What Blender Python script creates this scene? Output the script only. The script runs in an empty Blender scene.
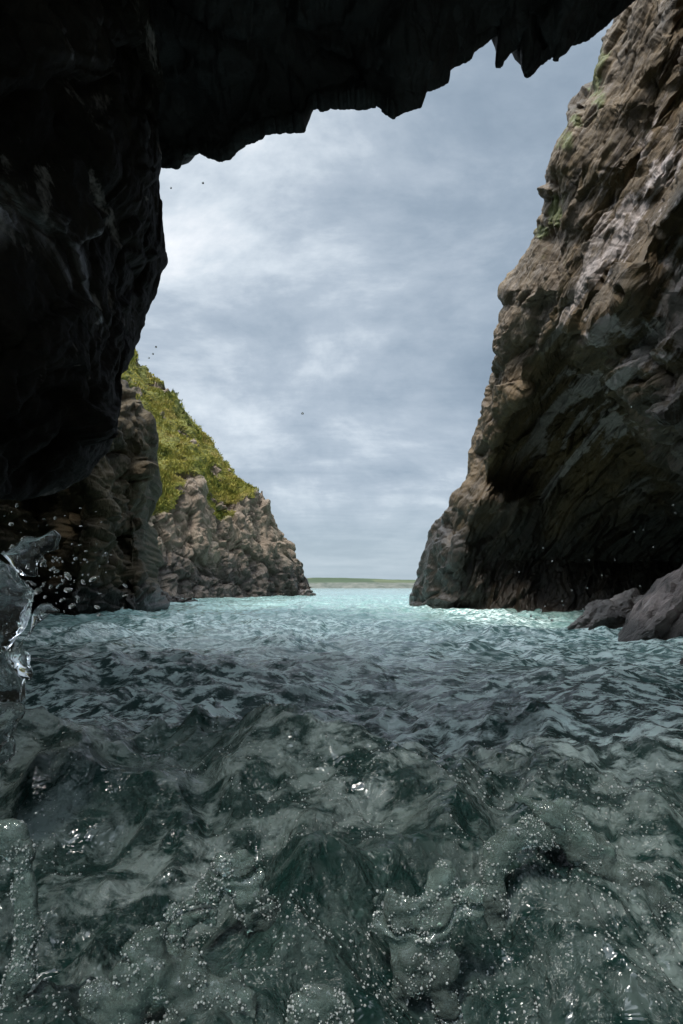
import bpy, math, random
import numpy as np
from mathutils import Vector
rng = np.random.default_rng(7)
random.seed(7)
sc = bpy.context.scene
COL = sc.collection

# ------------------------------------------------------------------ camera
CAM_H = 0.70
F = 620.0
W, H = 683, 1024
PITCH = math.atan((588 - 512) / F)
cam = bpy.data.cameras.new('camera')
cam.sensor_fit = 'VERTICAL'; cam.sensor_height = 24.0; cam.lens = 24.0 * F / H
cam.clip_start = 0.03; cam.clip_end = 30000
co = bpy.data.objects.new('camera', cam); COL.objects.link(co)
co.location = (0, 0, CAM_H); co.rotation_euler = (math.pi / 2 + PITCH, 0, 0)
sc.camera = co
CT, ST = math.cos(PITCH), math.sin(PITCH)

def at(px, py, D):
    """point seen at picture position px, py at depth D metres in front of the beach"""
    px = np.asarray(px, float); py = np.asarray(py, float); D = np.asarray(D, float)
    xc = (px - W / 2) / F; yc = -(py - H / 2) / F
    Y = CT - yc * ST; Z = ST + yc * CT
    k = D / Y
    return np.stack(np.broadcast_arrays(xc * k, D + 0 * k, CAM_H + Z * k), -1)

def project(P):
    x, y, z = P[..., 0], P[..., 1], P[..., 2] - CAM_H
    f = y * CT + z * ST; u = -y * ST + z * CT
    return W / 2 + F * x / f, H / 2 - F * u / f

# ------------------------------------------------------------------ noise
def _hash(ix, iy, iz, seed):
    h = (ix.astype(np.uint32) * np.uint32(374761393) + iy.astype(np.uint32) * np.uint32(668265263)
         + iz.astype(np.uint32) * np.uint32(2147483647) + np.uint32((seed * 974634777 + 1013) & 0xffffffff))
    h = (h ^ (h >> np.uint32(13))) * np.uint32(1274126177)
    h = (h ^ (h >> np.uint32(15))) * np.uint32(2246822519)
    return h ^ (h >> np.uint32(16))
_G = rng.normal(size=(256, 3)); _G /= np.linalg.norm(_G, axis=1)[:, None]
_G = (_G * 1.6).astype(np.float32)
def perlin(P, seed=0):
    sh = P.shape[:-1]
    P = P.reshape(-1, 3)
    I = np.floor(P).astype(np.int64); f = (P - I).astype(np.float32)
    u = f * f * f * (f * (f * 6 - 15) + 10)
    out = np.zeros(len(P), np.float32)
    for dx in (0, 1):
        wx = u[:, 0] if dx else 1 - u[:, 0]
        for dy in (0, 1):
            wy = u[:, 1] if dy else 1 - u[:, 1]
            for dz in (0, 1):
                wz = u[:, 2] if dz else 1 - u[:, 2]
                g = _G[_hash(I[:, 0] + dx, I[:, 1] + dy, I[:, 2] + dz, seed) & np.uint32(255)]
                out += wx * wy * wz * (g[:, 0] * (f[:, 0] - dx) + g[:, 1] * (f[:, 1] - dy) + g[:, 2] * (f[:, 2] - dz))
    return out.reshape(sh)
def fbm(P, octs=4, seed=0, gain=.5):
    o = 0; a = 1.
    for i in range(octs):
        o = o + a * perlin(P * (2.03 ** i) + 7.3 * i, seed + i); a *= gain
    return o
def ridged(P, octs=4, seed=0, gain=.5):
    o = 0; a = 1.
    for i in range(octs):
        o = o + a * (1 - 2 * np.abs(perlin(P * (2.03 ** i) + 3.1 * i, seed + i))); a *= gain
    return o
_R = rng.random((4096, 8)).astype(np.float32)
def facet(P, seed=0):
    """broken-rock relief: every Voronoi cell is its own tilted plane"""
    sh = P.shape[:-1]; P = P.reshape(-1, 3)
    I = np.floor(P).astype(np.int64); best = np.full(len(P), 1e9, np.float32)
    val = np.zeros(len(P), np.float32); sec = best.copy()
    for dx in (-1, 0, 1):
        for dy in (-1, 0, 1):
            for dz in (-1, 0, 1):
                C = I + np.array([dx, dy, dz])
                R = _R[_hash(C[:, 0], C[:, 1], C[:, 2], seed) & np.uint32(4095)]
                d = (P - C - R[:, :3]).astype(np.float32)
                q = (d * d).sum(1)
                v = (R[:, 3] - .5) + (d * (R[:, 4:7] - .5)).sum(1) * 1.6
                m = q < best
                sec = np.where(m, best, np.minimum(sec, q))
                val = np.where(m, v, val); best = np.where(m, q, best)
    crack = np.clip((np.sqrt(sec) - np.sqrt(best)) / .12, 0, 1)
    return (val - .35 * (1 - crack)).reshape(sh)

def sstep(a, b, x):
    t = np.clip((x - a) / (b - a), 0, 1); return t * t * (3 - 2 * t)

# ------------------------------------------------------------------ mesh helpers
def raw_mesh(name, V, Fc, mat, smooth=True, parent=None):
    me = bpy.data.meshes.new(name)
    V = np.asarray(V, np.float32).reshape(-1, 3); Fc = np.asarray(Fc, np.int32)
    n, k = Fc.shape
    me.vertices.add(len(V)); me.vertices.foreach_set('co', V.ravel())
    me.loops.add(n * k); me.loops.foreach_set('vertex_index', Fc.ravel())
    me.polygons.add(n)
    me.polygons.foreach_set('loop_start', np.arange(0, n * k, k, dtype=np.int32))
    me.polygons.foreach_set('loop_total', np.full(n, k, np.int32))
    me.update(calc_edges=True)
    me.polygons.foreach_set('use_smooth', np.full(n, smooth, bool))
    me.materials.append(mat)
    o = bpy.data.objects.new(name, me); COL.objects.link(o)
    if parent: o.parent = parent
    return o
def grid_faces(n, m, wrap=False):
    i = np.arange(n * m).reshape(n, m)
    if wrap: i = np.concatenate([i, i[:, :1]], 1)
    return np.stack([i[:-1, :-1], i[1:, :-1], i[1:, 1:], i[:-1, 1:]], -1).reshape(-1, 4)
def grid_normals(P):
    N = np.cross(np.gradient(P, axis=0), np.gradient(P, axis=1))
    return N / (np.linalg.norm(N, axis=-1, keepdims=True) + 1e-9)
def toward(P, N, ref, sel):
    s = ((ref - P[sel]) * N[sel]).sum(-1).mean()
    return N if s > 0 else -N
def attr(o, name, val):
    a = o.data.attributes.new(name, 'FLOAT', 'POINT')
    a.data.foreach_set('value', np.asarray(val, np.float32).ravel())
def tag(o, label=None, cat=None, group=None, kind=None):
    if label: o['label'] = label
    if cat: o['category'] = cat
    if group: o['group'] = group
    if kind: o['kind'] = kind
    return o
def smooth1(a, k):
    if k < 1: return a
    w = np.hanning(2 * k + 3)[1:-1]; w /= w.sum()
    return np.convolve(np.pad(a, k, mode='edge'), w, 'valid')
def ipl(x, pts, k=0):
    pts = sorted(pts); return smooth1(np.interp(x, [p[0] for p in pts], [p[1] for p in pts]), k)

# ------------------------------------------------------------------ materials
class NT:
    def __init__(s, name):
        s.m = bpy.data.materials.new(name); s.m.use_nodes = True
        s.t = s.m.node_tree; s.t.nodes.clear()
        s.out = s.t.nodes.new('ShaderNodeOutputMaterial')
    def n(s, typ, **kw):
        nd = s.t.nodes.new('ShaderNode' + typ)
        for k, v in kw.items():
            if k in nd.inputs: s.set(nd.inputs[k], v)
            else: setattr(nd, k, v)
        return nd
    def set(s, inp, v):
        if isinstance(v, bpy.types.NodeSocket): s.t.links.new(v, inp)
        elif isinstance(v, (tuple, list)) and len(v) == 3 and inp.type == 'RGBA': inp.default_value = (*v, 1)
        else: inp.default_value = v
    def pos(s, scale=(1, 1, 1), rot=(0, 0, 0), loc=(0, 0, 0)):
        g = s.n('NewGeometry'); mp = s.n('Mapping')
        s.set(mp.inputs['Vector'], g.outputs['Position'])
        mp.vector_type = 'TEXTURE'; mp.inputs['Scale'].default_value = [1 / max(q, 1e-5) for q in scale]; mp.inputs['Rotation'].default_value = rot; mp.inputs['Location'].default_value = loc
        return mp.outputs['Vector']
    def noise(s, vec, scale, detail=6, rough=.6, dist=0.):
        return s.n('TexNoise', Vector=vec, Scale=scale, Detail=detail, Roughness=rough, Distortion=dist).outputs['Fac']
    def ramp(s, fac, stops, interp='LINEAR'):
        r = s.n('ValToRGB', Fac=fac); r.color_ramp.interpolation = interp
        e = r.color_ramp.elements
        while len(e) < len(stops): e.new(.5)
        for el, (p, c) in zip(e, stops):
            el.position = p; el.color = (*c, 1) if isinstance(c, (tuple, list)) else (c, c, c, 1)
        return r.outputs['Color']
    def mix(s, f, a, b, blend='MIX'):
        m = s.n('Mix', data_type='RGBA', blend_type=blend)
        s.set(m.inputs[0], f); s.set(m.inputs[6], a); s.set(m.inputs[7], b)
        return m.outputs[2]
    def math(s, op, a, b=0., c=None, clamp=False):
        m = s.n('Math', operation=op, use_clamp=clamp); s.set(m.inputs[0], a); s.set(m.inputs[1], b)
        if c is not None: s.set(m.inputs[2], c)
        return m.outputs[0]
    def bump(s, h, strength, dist, normal=None):
        b = s.n('Bump', Height=h, Strength=strength, Distance=dist)
        if normal is not None: s.set(b.inputs['Normal'], normal)
        return b.outputs['Normal']
    def bsdf(s, **kw):
        b = s.n('BsdfPrincipled')
        for k, v in kw.items(): s.set(b.inputs[k.replace('_', ' ')], v)
        s.t.links.new(b.outputs[0], s.out.inputs['Surface'])
        return b

def rock_mat(name, stops, scale=1., rot=(0, 0, 0), stretch=(1, 1, 1), pale=None, pale_at=(.6, .7), pale_scale=1., rough=.75, wet_shade_z=None, wet_col=(.012, .011, .010), bump=.06, moss=None, spec=.4, wet_rough=.35, gloss=None, pale_attr=None):
    s = NT(name)
    v = s.pos(stretch, rot)
    p0 = s.pos()
    n1 = s.noise(v, 1.1 * scale, 8, .65, .3)
    col = s.ramp(n1, stops)
    fine = s.noise(p0, 9 * scale, 8, .7)
    col = s.mix(.55, col, s.ramp(fine, [(.3, .45), (.7, 1.45)]), 'MULTIPLY')
    rg = rough
    if pale:
        pm = s.ramp(s.math('ADD', s.math('MULTIPLY', s.noise(v, pale_scale, 7, .62, .4), .8), s.math('MULTIPLY', s.noise(p0, 4 * pale_scale, 5, .7), .2)), [(pale_at[0], 0.), (pale_at[1], 1.)])
        if pale_attr: pm = s.math('MULTIPLY', pm, s.n('Attribute', attribute_name=pale_attr).outputs['Fac'])
        col = s.mix(pm, col, s.mix(.6, pale, s.ramp(fine, [(.3, .5), (.7, 1.3)]), 'MULTIPLY'))
    if moss:
        at_ = s.n('Attribute', attribute_name='moss')
        col = s.mix(at_.outputs['Fac'], col, s.mix(.7, moss, s.ramp(fine, [(.3, .4), (.7, 1.5)]), 'MULTIPLY'))
    if wet_shade_z is not None:
        sep = s.n('SeparateXYZ', Vector=p0)
        z = s.math('ADD', sep.outputs[2], s.math('MULTIPLY', s.math('SUBTRACT', s.noise(s.pos(), .7, 6, .65), .5), wet_shade_z * 1.4))
        wm = s.ramp(s.math('DIVIDE', z, wet_shade_z * 2), [(.30, 1.), (.62, 0.)])
        col = s.mix(wm, col, s.mix(.85, col, wet_col))
        rg = s.math('SUBTRACT', rough, s.math('MULTIPLY', wm, rough - wet_rough))
    if gloss:   # patches of running water on the rock
        gm = s.ramp(s.noise(v, gloss[0], 6, .6, .6), [(gloss[1], 0.), (gloss[1] + .08, 1.)])
        rg = s.math('SUBTRACT', rg, s.math('MULTIPLY', gm, rough - gloss[2]))
        spec = s.math('ADD', .06, s.math('MULTIPLY', gm, .8))
    hgt = s.math('ADD', s.math('MULTIPLY', s.noise(v, 3.2 * scale, 10, .68, .2), 1.), s.math('MULTIPLY', fine, .35))
    wv = s.n('VectorMath', operation='SCALE'); s.set(wv.inputs[0], s.n('TexNoise', Vector=v, Scale=2.2 * scale, Detail=5).outputs['Color']); wv.inputs['Scale'].default_value = .9 / scale
    wa = s.n('VectorMath', operation='ADD'); s.set(wa.inputs[0], v); s.set(wa.inputs[1], wv.outputs[0])
    vo = s.n('TexVoronoi', feature='DISTANCE_TO_EDGE', Vector=wa.outputs[0], Scale=1.6 * scale)
    hgt = s.math('ADD', hgt, s.math('MULTIPLY', s.ramp(vo.outputs['Distance'], [(0., 0.), (.06, 1.)]), .16))
    s.bsdf(Base_Color=col, Roughness=rg, Specular_IOR_Level=spec, Normal=s.bump(hgt, .9, bump))
    return s.m

M = {}
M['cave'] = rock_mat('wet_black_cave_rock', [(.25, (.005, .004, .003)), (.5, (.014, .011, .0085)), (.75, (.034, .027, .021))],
                     scale=1.2, rot=(.1, 1.05, 0), stretch=(.5, .8, 2.0), pale=(.20, .17, .16), pale_at=(.59, .64), pale_scale=1.5, rough=.75, bump=.03, gloss=(1.3, .62, .28), spec=.2)  # pale streaks paint wet glints into the rock colour
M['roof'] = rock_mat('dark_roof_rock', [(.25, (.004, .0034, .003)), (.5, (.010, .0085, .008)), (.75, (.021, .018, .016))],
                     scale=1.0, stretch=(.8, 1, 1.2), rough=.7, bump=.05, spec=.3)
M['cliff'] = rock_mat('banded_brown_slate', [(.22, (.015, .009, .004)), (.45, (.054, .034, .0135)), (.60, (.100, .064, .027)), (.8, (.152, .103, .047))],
                      scale=1.0, rot=(0, math.radians(-58), 0), stretch=(.28, .40, 2.4), pale=(.31, .262, .24), pale_at=(.535, .57), pale_scale=.6, pale_attr='streak',  # pale slate veins; wet sheen is painted into the same colour
                      rough=.7, wet_shade_z=3.4, bump=.09, moss=(.085, .10, .018), spec=.4)  # wet algae zone reaches higher, painting extra shade into the hollow's colour
M['buttress'] = rock_mat('olive_brown_wet_rock', [(.25, (.016, .011, .0055)), (.5, (.055, .040, .020)), (.75, (.11, .082, .046))],
                         scale=.8, stretch=(1.3, 1.3, .5), rough=.75, wet_shade_z=.8, bump=.10, spec=.25)
M['head'] = rock_mat('pinkish_brown_cliff_rock', [(.22, (.05, .035, .025)), (.45, (.150, .112, .080)), (.62, (.225, .175, .128)), (.82, (.33, .27, .21))],
                     scale=.35, rot=(0, -.25, 0), stretch=(1.5, 1.5, .55), rough=.85, wet_shade_z=3.0, wet_col=(.03, .024, .02), bump=.30, moss=(.13, .13, .025))
M['boulder'] = rock_mat('pale_pinkish_wet_slate', [(.34, (.04, .03, .026)), (.46, (.20, .155, .138)), (.58, (.36, .29, .262)), (.75, (.50, .42, .385))],
                        scale=1.8, rot=(0, -.7, .3), stretch=(.5, .8, 2.6), rough=.55, bump=.07, spec=.4, wet_shade_z=.30, wet_col=(.03, .024, .02))
M['dark_boulder'] = rock_mat('dark_brown_wet_slate', [(.25, (.03, .024, .02)), (.5, (.09, .075, .065)), (.75, (.17, .145, .125))],
                             scale=1.8, rot=(0, -.7, .3), stretch=(.6, .8, 2.2), rough=.45, bump=.05, spec=.5)

def grass_mat():
    s = NT('yellow_green_grass')
    n = s.noise(s.pos(), .45, 5, .65)
    n2 = s.noise(s.pos(), 2.3, 3, .6)
    c = s.ramp(s.math('ADD', s.math('MULTIPLY', n, .7), s.math('MULTIPLY', n2, .3)), [(.36, (.04, .058, .013)), (.43, (.14, .148, .026)), (.52, (.28, .245, .05)), (.64, (.32, .25, .09))])
    s.bsdf(Base_Color=c, Roughness=.8, Specular_IOR_Level=.2)
    return s.m
M['grass'] = grass_mat()

def sea_mat():
    s = NT('churning_sea_water')
    P = s.pos()
    geo = s.n('NewGeometry')
    aer = s.n('Attribute', attribute_name='aerated').outputs['Fac']
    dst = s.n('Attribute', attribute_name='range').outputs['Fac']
    big = s.noise(P, 1.6, 6, .65, .4)
    mid = s.noise(P, 9., 7, .7, .6)
    # air bubbles carried in the water
    milk = s.math('MULTIPLY', aer, s.ramp(s.math('ADD', s.math('MULTIPLY', big, .5), s.math('MULTIPLY', mid, .5)), [(.48, 0.), (.68, 1.)]))
    body = s.mix(dst, (.007, .021, .018), (.12, .215, .20))  # lighter body with range: open-water brightness painted into the colour
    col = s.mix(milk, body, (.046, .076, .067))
    # torn foam; its pale patches also paint in sky reflection
    lace = s.ramp(s.noise(s.pos((.8, 1.7, 1)), 11., 9, .66, .25), [(.46, 0.), (.56, 1.)])
    fa = s.n('Attribute', attribute_name='foam').outputs['Fac']
    patch = s.ramp(s.noise(P, 2.4, 5, .65, .5), [(.38, .35), (.54, 1.)])
    foam = s.math('MULTIPLY', s.math('MULTIPLY', lace, patch), fa, clamp=True)
    surf = s.n('Attribute', attribute_name='surf').outputs['Fac']
    wash = s.ramp(s.math('ADD', s.math('MULTIPLY', s.noise(P, 3.0, 8, .72, .3), .62), s.math('MULTIPLY', surf, .42)), [(.52, 0.), (.64, 1.)])
    foam = s.math('MAXIMUM', foam, s.math('MULTIPLY', wash, s.math('MULTIPLY', surf, 1.6, clamp=True)))
    col = s.mix(foam, col, (.66, .79, .75))
    rough = s.math('ADD', .025, s.math('MULTIPLY', foam, .40))
    # small ripples and bubbles
    rip = s.noise(s.pos((1, 1.6, 1)), 13., 3, .5, .8)
    rip2 = s.noise(s.pos((1, 1.7, 1)), 2.0, 5, .6, .4)
    bub = s.n('TexVoronoi', feature='SMOOTH_F1', Vector=P, Scale=95.)
    bub2 = s.math('MULTIPLY', s.math('SUBTRACT', 1., bub.outputs['Distance']), s.math('MULTIPLY', aer, s.ramp(mid, [(.45, 0.), (.62, 1.)])))
    nearf = s.math('SUBTRACT', 1., dst)
    n1 = s.bump(rip2, s.math('MULTIPLY', dst, .5), .10)
    n2 = s.bump(rip, s.math('SUBTRACT', .75, s.math('MULTIPLY', dst, .5)), .03, n1)
    n3 = s.bump(bub2, s.math('MULTIPLY', nearf, .9), .010, n2)
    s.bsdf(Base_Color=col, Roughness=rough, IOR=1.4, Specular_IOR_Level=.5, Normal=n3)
    return s.m
M['sea'] = sea_mat()

def splash_mat(name, base, trans, rough, bscale, bdist, bstr=.9, dark=.3):
    s = NT(name)
    P = s.pos()
    vo = s.n('TexVoronoi', feature='SMOOTH_F1', Vector=P, Scale=bscale)
    vb = s.n('TexVoronoi', feature='F1', Vector=P, Scale=bscale * 2.7)
    ns = s.noise(P, bscale * .35, 6, .7)
    h = s.math('ADD', s.math('SUBTRACT', 1., vo.outputs['Distance']), s.math('ADD', s.math('MULTIPLY', s.math('SUBTRACT', 1., vb.outputs['Distance']), .45), s.math('MULTIPLY', ns, .8)))
    c = s.mix(s.ramp(ns, [(.40, 0.), (.60, 1.)]), tuple(x * dark for x in base), base)
    s.bsdf(Base_Color=c, Roughness=rough, IOR=1.333, Transmission_Weight=trans, Normal=s.bump(h, bstr, bdist))
    return s.m
M['froth'] = splash_mat('frothy_water', (.50, .66, .60), .84, .02, 40., .005, .7, .6)
M['clear'] = splash_mat('clear_splash_water', (.93, .96, .95), .98, .0, 22., .006, .35, .9)
def drop_mat():
    s = NT('aerated_droplet_water')
    s.bsdf(Base_Color=(.86, .83, .78), Roughness=.05, IOR=1.333, Transmission_Weight=.8)
    return s.m
M['drop'] = drop_mat()
def bead_mat():
    s = NT('foam_bead_water')
    s.bsdf(Base_Color=(.88, .94, .92), Roughness=.03, IOR=1.4, Transmission_Weight=.65)
    return s.m
M['bead'] = bead_mat()

def hills_mat():
    s = NT('green_fields_and_shore')
    P = s.pos()
    sep = s.n('SeparateXYZ', Vector=P)
    n = s.noise(s.pos((1, .4, 1)), .006, 5, .6)
    fields = s.n('TexVoronoi', Vector=s.pos((.0035, .0035, 0)), Scale=1.)
    c = s.ramp(s.n('SeparateColor', Color=fields.outputs['Color']).outputs[0], [(.0, (.045, .062, .036)), (.3, (.06, .078, .044)), (.55, (.075, .088, .05)), (.72, (.15, .11, .07)), (.88, (.085, .092, .055))], 'CONSTANT')
    c = s.mix(.5, c, s.ramp(n, [(.3, .5), (.7, 1.4)]), 'MULTIPLY')
    zz = s.math('ADD', sep.outputs[2], s.math('MULTIPLY', s.math('SUBTRACT', s.noise(P, .02, 5, .6), .5), 14.))
    c = s.mix(s.ramp(s.math('DIVIDE', zz, 40.), [(.38, 1.), (.52, 0.)]), c, s.ramp(s.noise(P, .05, 5, .7), [(.3, (.05, .06, .05)), (.7, (.13, .13, .11))]))
    s.bsdf(Base_Color=c, Roughness=.95, Specular_IOR_Level=.1)
    return s.m
M['hills'] = hills_mat()

# ------------------------------------------------------------------ rock relief
def rock_relief(P, N, bed, big=(3., .3), cells=((1.2, .22), (.45, .09), (.16, .03)), aniso=(3., 2., 1.), strata=(1.4, .1), seed=0, warp=.18):
    b = np.asarray(bed, float); b /= np.linalg.norm(b)
    t1 = np.cross(b, (0, 1, 0)); t1 /= np.linalg.norm(t1); t2 = np.cross(b, t1)
    wv = np.stack([fbm(P / 1.3 + 11 * i, 3, seed + 20 + i) for i in range(3)], -1)
    Q = P + warp * wv
    q = np.stack([Q @ t1, Q @ t2, Q @ b], -1)
    d = big[1] * fbm(P / big[0], 4, seed)
    for i, (L, a) in enumerate(cells):
        d = d + a * facet(q / (L * np.array(aniso)), seed + 3 + i)
    if strata:
        s = q[..., 2] * strata[0] + .6 * fbm(P / 2.5, 2, seed + 9)
        fr = s - np.floor(s)
        d = d + strata[1] * (fr ** 2 - .4)
    if d.ndim == 2:
        for ax in (0, 1):
            e = np.pad(d, [(1, 1) if k == ax else (0, 0) for k in (0, 1)], mode='edge')
            d = (.25 * e[:-2] + .5 * e[1:-1] + .25 * e[2:]) if ax == 0 else (.25 * e[:, :-2] + .5 * e[:, 1:-1] + .25 * e[:, 2:])
    d = d + .012 * fbm(P * 9, 3, seed + 40)
    return P + N * d[..., None], d

def ext_rows(*blocks):
    return np.concatenate(blocks, 0)

def lerpP(A, B, n, skip=True, pw=1.):
    t = np.linspace(0, 1, n + 1)[1:] ** pw
    return A[None] + (B - A)[None] * t.reshape(-1, *([1] * A.ndim))

# ================================================================== RIGHT CLIFF
def right_cliff():
    ny = 640
    y = np.concatenate([np.linspace(-330, -60, 60), np.linspace(-58, 640, ny), np.linspace(645, 700, 12)])
    sil = [(-330, 800), (-200, 730), (-60, 672), (0, 622), (28, 608), (75, 593), (90, 588), (103, 575), (130, 570), (167, 547), (200, 545), (220, 536), (240, 535), (290, 504), (306, 507),
           (320, 500), (335, 496), (370, 490), (400, 482), (440, 470), (480, 463), (500, 448), (515, 442), (545, 430), (570, 421), (590, 413), (605, 410), (640, 405), (700, 400)]
    s = ipl(y, sil, 2)
    Ds = ipl(y, [(-330, 10), (0, 11.5), (150, 13), (300, 16), (450, 20), (605, 24), (700, 24)], 8)
    Dr = ipl(y, [(-330, 8.6), (0, 8.4), (200, 8.0), (320, 7.7), (400, 7.8), (480, 8.6), (560, 9.8), (605, 10.4), (700, 11)], 8)
    nt = 470
    t = np.linspace(0, 1, nt)
    pr = 790.
    px = s[:, None] + (pr - s[:, None]) * t[None] ** 1.15
    tt = (px - s[:, None]) / (pr - s[:, None])
    D = Dr[:, None] + (Ds - Dr)[:, None] * (1 - np.sqrt(np.clip(tt, 0, 1))) ** 1.25
    yy = np.repeat(y[:, None], nt, 1)
    # sea-worn hollow under the overhang at the foot of the cliff
    edge = ipl(px.ravel(), [(400, 700), (455, 560), (475, 480), (505, 400), (530, 345), (560, 320), (600, 335), (640, 400), (683, 440), (790, 470)]).reshape(px.shape)
    wob = 22 * perlin(np.stack([px / 55, yy / 55, 0 * px], -1), 5)
    r = sstep(0, 85, yy - edge + wob)
    D = D + r * ipl(px.ravel(), [(440, 0.), (480, 1.2), (540, 4.0), (620, 5.0), (700, 5.0), (790, 4.0)]).reshape(px.shape) * ipl(y, [(-330, 1), (560, 1), (625, .45), (700, .4)])[:, None]
    # hanging lobes and ledges along the wall
    D = D - .9 * np.exp(-(((px - 500) / 38) ** 2 + ((yy - 500) / 30) ** 2))
    D = D - .8 * np.exp(-(((px - 455) / 30) ** 2 + ((yy - 560) / 45) ** 2))
    D = D - .7 * np.exp(-(((px - 650) / 26) ** 2 + ((yy - 330) / 60) ** 2))
    D = D - .8 * np.exp(-(((px - 690) / 30) ** 2 + ((yy - 385) / 50) ** 2))
    # inclined fins and gullies following the bedding
    q = (px - 683) * .53 * 1.55 + yy * .53
    wq = perlin(np.stack([px / 90, yy / 90, 0 * px + 3], -1), 2)
    fin = sstep(20, 110, px - s[:, None]) * (1 - .75 * r)
    D = D + .62 * (np.abs(np.sin(q / 34 + .8 * wq)) - .6) * fin
    D = D + .34 * (np.abs(np.sin(q / 11 + 1.6 * wq)) - .6) * fin * sstep(-.5, .5, perlin(np.stack([px / 50, yy / 70, 0 * px + 9], -1), 6))
    P = at(px, yy, D)
    # hidden outer side
    S = P[:, 0]
    hid = [S + np.array([.25 * k ** .8 + .0 * k, .9 * k, 0]) for k in (.5, 1.2, 2.2, 3.5, 5.5, 9, 14, 22)][::-1]
    hid = np.stack(hid, 1); hid[:, :, 0] += np.array([30, 16, 9, 5, 3, 1.5, .7, .25])[None]
    # inside of the cave, out of the picture
    E = P[:, -1]
    ins = []
    for k, (X, Y) in enumerate([(6.0, 5.5), (6.3, 2.5), (6.0, -1), (5.2, -4), (5., -7), (4.6, -10)]):
        q_ = np.stack([np.full(len(E), X), np.full(len(E), Y), E[:, 2] * 1.0], -1); ins.append(q_)
    insd = []
    prev = E
    for q_ in ins:
        for u in np.linspace(0, 1, 7)[1:]: insd.append(prev + (q_ - prev) * u)
        prev = q_
    ins = np.stack(insd, 1)
    P = np.concatenate([hid, P, ins], 1)
    N = grid_normals(P)
    vis = (slice(80, 600), slice(60, 400))
    N = toward(P, N, np.array([0, 0, CAM_H]), vis)
    P2, d = rock_relief(P, N, (-.85, .1, .53), big=(2.6, .2), cells=((.8, .17), (.30, .11), (.12, .06), (.05, .02)), aniso=(4.5, 3.2, 1.), strata=(1.3, .2), seed=1, warp=.04)
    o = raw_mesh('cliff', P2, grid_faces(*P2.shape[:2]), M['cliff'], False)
    pxx, pyy = project(P2)
    moss = np.zeros(P2.shape[:2])
    for (mx, my, rx, ry) in ((597, 88, 9, 22), (577, 122, 6, 7), (556, 212, 10, 16), (541, 232, 10, 9), (566, 140, 8, 14), (600, 60, 8, 20)):
        moss = np.maximum(moss, np.exp(-((pxx - mx) / rx) ** 2 - ((pyy - my) / ry) ** 2))
    moss = sstep(.35, .8, moss + .5 * fbm(P2 * 3, 3, 3)) * (np.abs(P2[..., 1]) > 6)
    attr(o, 'moss', moss * .7)
    zz = P2[..., 2]
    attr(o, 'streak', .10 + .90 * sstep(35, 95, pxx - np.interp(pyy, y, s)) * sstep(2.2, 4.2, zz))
    tag(o, 'tall brown right-hand sea cliff with slanting pale bands and a black hollow at its foot', 'cliff')
    return P2
CL = right_cliff()

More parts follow.
